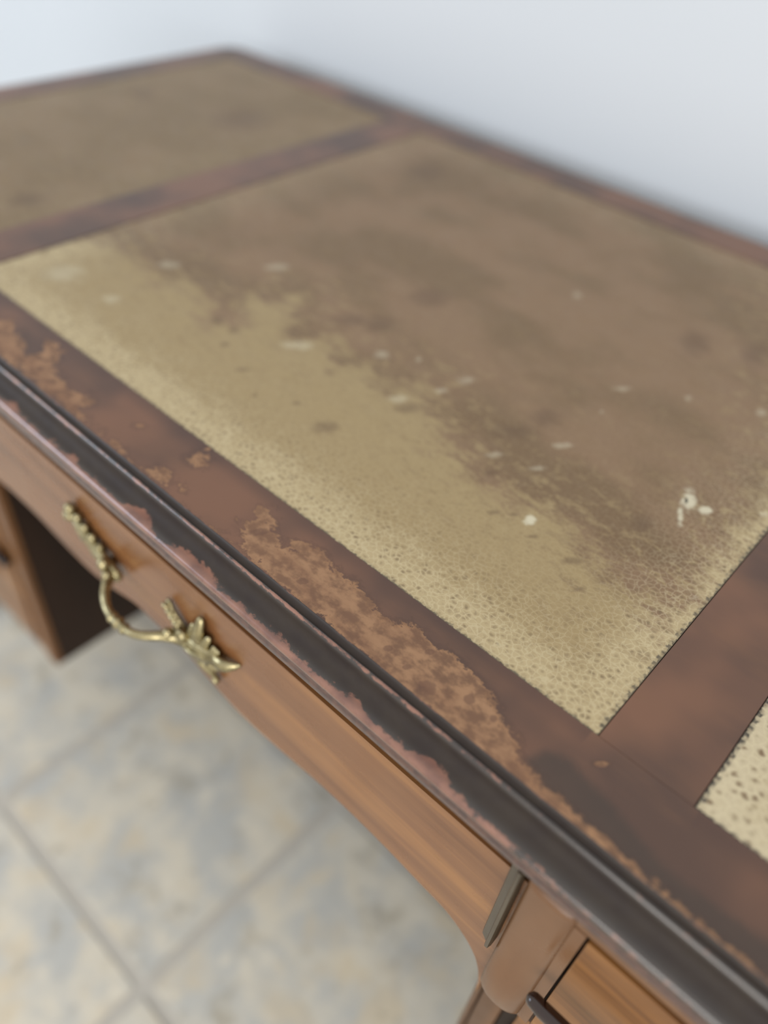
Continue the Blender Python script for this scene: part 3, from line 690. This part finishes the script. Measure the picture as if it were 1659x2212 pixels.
# --- pedestals (frieze stage with a carved post, recessed carcass below), mirrored about CX
def build_pedestal(s):
    X = lambda a: CX + s * (a - CX)             # a = coordinate on the right-hand side
    def bx(name, a0, a1, y0, y1, z0, z1, mat, parent=desk, bevel=0.0012):
        u, v = sorted((X(a0), X(a1)))
        return box(name, u, v, y0, y1, z0, z1, mat, parent, bevel)
    PF = -0.040                                  # front plane of the lower carcass
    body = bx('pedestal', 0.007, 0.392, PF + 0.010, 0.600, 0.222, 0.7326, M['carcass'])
    # frieze stage
    bx('frieze_board', 0.0127, 0.400, -0.056, PF + 0.0095, 0.560, 0.7326, M['shadow_wood'], body, 0)
    bx('frieze_rail', 0.0127, 0.400, -0.0632, -0.0565, 0.7222, 0.7324, M['post'], body, 0.0008)
    bx('frieze_stile', 0.0398, 0.0472, -0.0635, -0.0565, 0.575, 0.7213, M['post'], body, 0.0008)
    bx('frieze_stile', 0.345, 0.400, -0.0635, -0.0565, 0.575, 0.7213, M['post'], body, 0.0008)
    bx('frieze_drawer', 0.0486, 0.3435, -0.0645, -0.0565, 0.578, 0.7195, M['drawer'], body, 0.0010)
    # vertical bead beside the kneehole drawer
    bm = bmesh.new()
    sec = [(0.0005, -0.050), (0.0005, -0.0585), (0.0016, -0.0618), (0.0042, -0.0632), (0.0056, -0.0640), (0.0066, -0.0668), (0.0086, -0.0668), (0.0094, -0.0640), (0.0094, -0.050)]
    lo = [bm.verts.new((X(a), y, 0.6300)) for a, y in sec]; hi = [bm.verts.new((X(a), y, 0.7325)) for a, y in sec]
    bm.faces.new(lo); bm.faces.new(hi[::-1])
    for i in range(len(sec)):
        j = (i + 1) % len(sec); bm.faces.new((lo[i], lo[j], hi[j], hi[i]))
    from_bm('post_bead', bm, M['bead'], body)
    # carved post: flat above, swelling to a rounded knee, tucking back to the carcass
    zy = smooth_pts([(0.7325, -0.0660), (0.700, -0.0660), (0.665, -0.0662), (0.640, -0.0680), (0.615, -0.0720), (0.595, -0.0725), (0.578, -0.0690), (0.565, -0.0600), (0.556, -0.0500), (0.550, -0.0420)], 4)
    bm = bmesh.new(); rows = []
    A0, A1 = 0.0124, 0.0400
    for z, y in zy:
        row = []
        tuck = max(0.0, (0.60 - z) / 0.05)
        wide = 1.0 - 0.10 * min(1, tuck) ** 2
        bul = max(0.0, 1 - abs(z - 0.600) / 0.055)
        for k in range(13):
            u = k / 12 * 2 - 1
            a = (A0 + A1) / 2 + (A1 - A0) / 2 * wide * u
            edge = abs(u) ** 4
            row.append(bm.verts.new((X(a), y + 0.0022 * edge + bul * 0.004 * u * u, z)))
        a_l = (A0 + A1) / 2 - (A1 - A0) / 2 * wide; a_r = (A0 + A1) / 2 + (A1 - A0) / 2 * wide
        row = [bm.verts.new((X(a_l), PF + 0.004, z))] + row + [bm.verts.new((X(a_r), PF + 0.004, z))]
        rows.append(row)
    for a, b in zip(rows, rows[1:]):
        for k in range(len(a) - 1):
            bm.faces.new((a[k], a[k + 1], b[k + 1], b[k]))
        bm.faces.new((a[-1], a[0], b[0], b[-1]))
    bm.faces.new(rows[0]); bm.faces.new(rows[-1][::-1])
    from_bm('carved_post', bm, M['post'], body, smooth=True)
    # bracket behind the kneehole drawer's end
    bx('corner_bracket', -0.012, 0.0068, -0.0395, 0.020, 0.606, 0.7320, M['carcass'], body, 0)
    # glossy rail standing proud across the frieze drawer
    bm = bmesh.new()
    a0, a1 = X(0.0430), X(0.3400)
    add_tube(bm, [(a0, -0.0795, 0.6575), (a0 + (a1 - a0) * 0.02, -0.0800, 0.6575), (a0 + (a1 - a0) * 0.98, -0.0800, 0.6575), (a1, -0.0795, 0.6575)], [0.0042, 0.0046, 0.0046, 0.0042], 14, (1, 1))
    for a in (0.105, 0.290):
        add_tube(bm, [(X(a), -0.079, 0.6575), (X(a), -0.0645, 0.6575)], [0.0035, 0.0045], 10, (1, 1), up=Vector((0, 0, 1)), caps=False)
    o = from_bm('pull_rail', bm, M['pull'], body, smooth=True); o['label'] = 'glossy dark pull rail'
    # lower stage: stiles, rails, two drawers with pulls
    bx('corner_bead', 0.007, 0.0120, PF, PF + 0.0095, 0.222, 0.5595, M['stile'], body, 0.0016)
    bx('stile', 0.0132, 0.0300, PF - 0.0005, PF + 0.0095, 0.222, 0.5595, M['stile'], body, 0.0016)
    bx('stile', 0.355, 0.392, PF, PF + 0.0095, 0.222, 0.5595, M['stile'], body, 0.0035)
    bx('bottom_rail', 0.0385, 0.3545, PF + 0.002, PF + 0.0095, 0.222, 0.243, M['stile'], body)
    bx('middle_rail', 0.0385, 0.3545, PF + 0.001, PF + 0.0095, 0.400, 0.412, M['stile'], body)
    bm = bmesh.new()
    add_tube(bm, [(X(0.0370), PF - 0.0075, 0.4050), (X(0.352), PF - 0.0075, 0.4050)], [0.0062, 0.0062], 12, (1, 1))
    add_box(bm, *sorted((X(0.045), X(0.345))), PF - 0.006, PF + 0.0015, 0.402, 0.408)
    o = from_bm('rail_moulding', bm, M['pull'], body, smooth=True); o['label'] = 'glossy dark half-round moulding'
    for z0, z1 in ((0.2455, 0.3975), (0.4145, 0.5585)):
        d = bx('lower_drawer', 0.0405, 0.3515, PF - 0.003, PF + 0.0090, z0, z1, M['drawer'], body, 0.002)
    for z in (0.318, 0.487):
        bm = bmesh.new()
        b0, b1 = X(0.110), X(0.285)
        add_tube(bm, [(b0, -0.062, z), (b0 + (b1 - b0) * 0.1, -0.066, z), (b0 + (b1 - b0) * 0.9, -0.066, z), (b1, -0.062, z)], [0.0045, 0.005, 0.005, 0.0045], 12, (1, 1))
        for a in (0.125, 0.270):
            add_tube(bm, [(X(a), -0.064, z), (X(a), -0.0428, z)], [0.0035, 0.0045], 10, (1, 1), up=Vector((0, 0, 1)), caps=False)
        from_bm('pull_rail', bm, M['pull'], body, smooth=True)['label'] = 'glossy dark pull rail'
    # cabriole legs on the outer corners
    for yb, fy in ((-0.008, -1), (0.570, 1)):
        pts = [(0.372, 0.0, 0.2225, 0.020), (0.376, 0.004, 0.190, 0.025), (0.380, 0.008, 0.160, 0.023), (0.376, 0.004, 0.115, 0.0165), (0.371, 0.000, 0.065, 0.0125), (0.371, 0.001, 0.032, 0.012), (0.376, 0.006, 0.016, 0.019), (0.377, 0.007, 0.0075, 0.022)]
        bm = bmesh.new(); rows = []
        for a, f, z, r in smooth_pts(pts, 4):
            row = []
            for k in range(16):
                th = k / 16 * 2 * math.pi
                cx, cy = math.cos(th), math.sin(th)
                q = 1.0 / (abs(cx) ** 4 + abs(cy) ** 4) ** 0.25 if z > 0.1 else 1.0
                q = 1 + (q - 1) * 0.7
                row.append(bm.verts.new((X(a) + cx * r * q, yb + fy * f + cy * r * q, z)))
            rows.append(row)
        rows.append([bm.verts.new((v.co.x * 0.9 + X(0.377) * 0.1, v.co.y * 0.9 + (yb + fy * 0.007) * 0.1, 0.0004)) for v in rows[-1]])
        for a, b in zip(rows, rows[1:]):
            for k in range(16):
                bm.faces.new((a[k], a[(k + 1) % 16], b[(k + 1) % 16], b[k]))
        bm.faces.new(rows[0]); bm.faces.new(rows[-1][::-1])
        from_bm('leg', bm, M['stile'], body, smooth=True)
    return body
build_pedestal(1); build_pedestal(-1)
box('kneehole_light_blocker', CX - 0.3220, CX + 0.3220, 0.560, 0.578, 0.330, 0.7320, M['carcass'], desk)  # unseen panel, added to block light and darken the pedestal sides
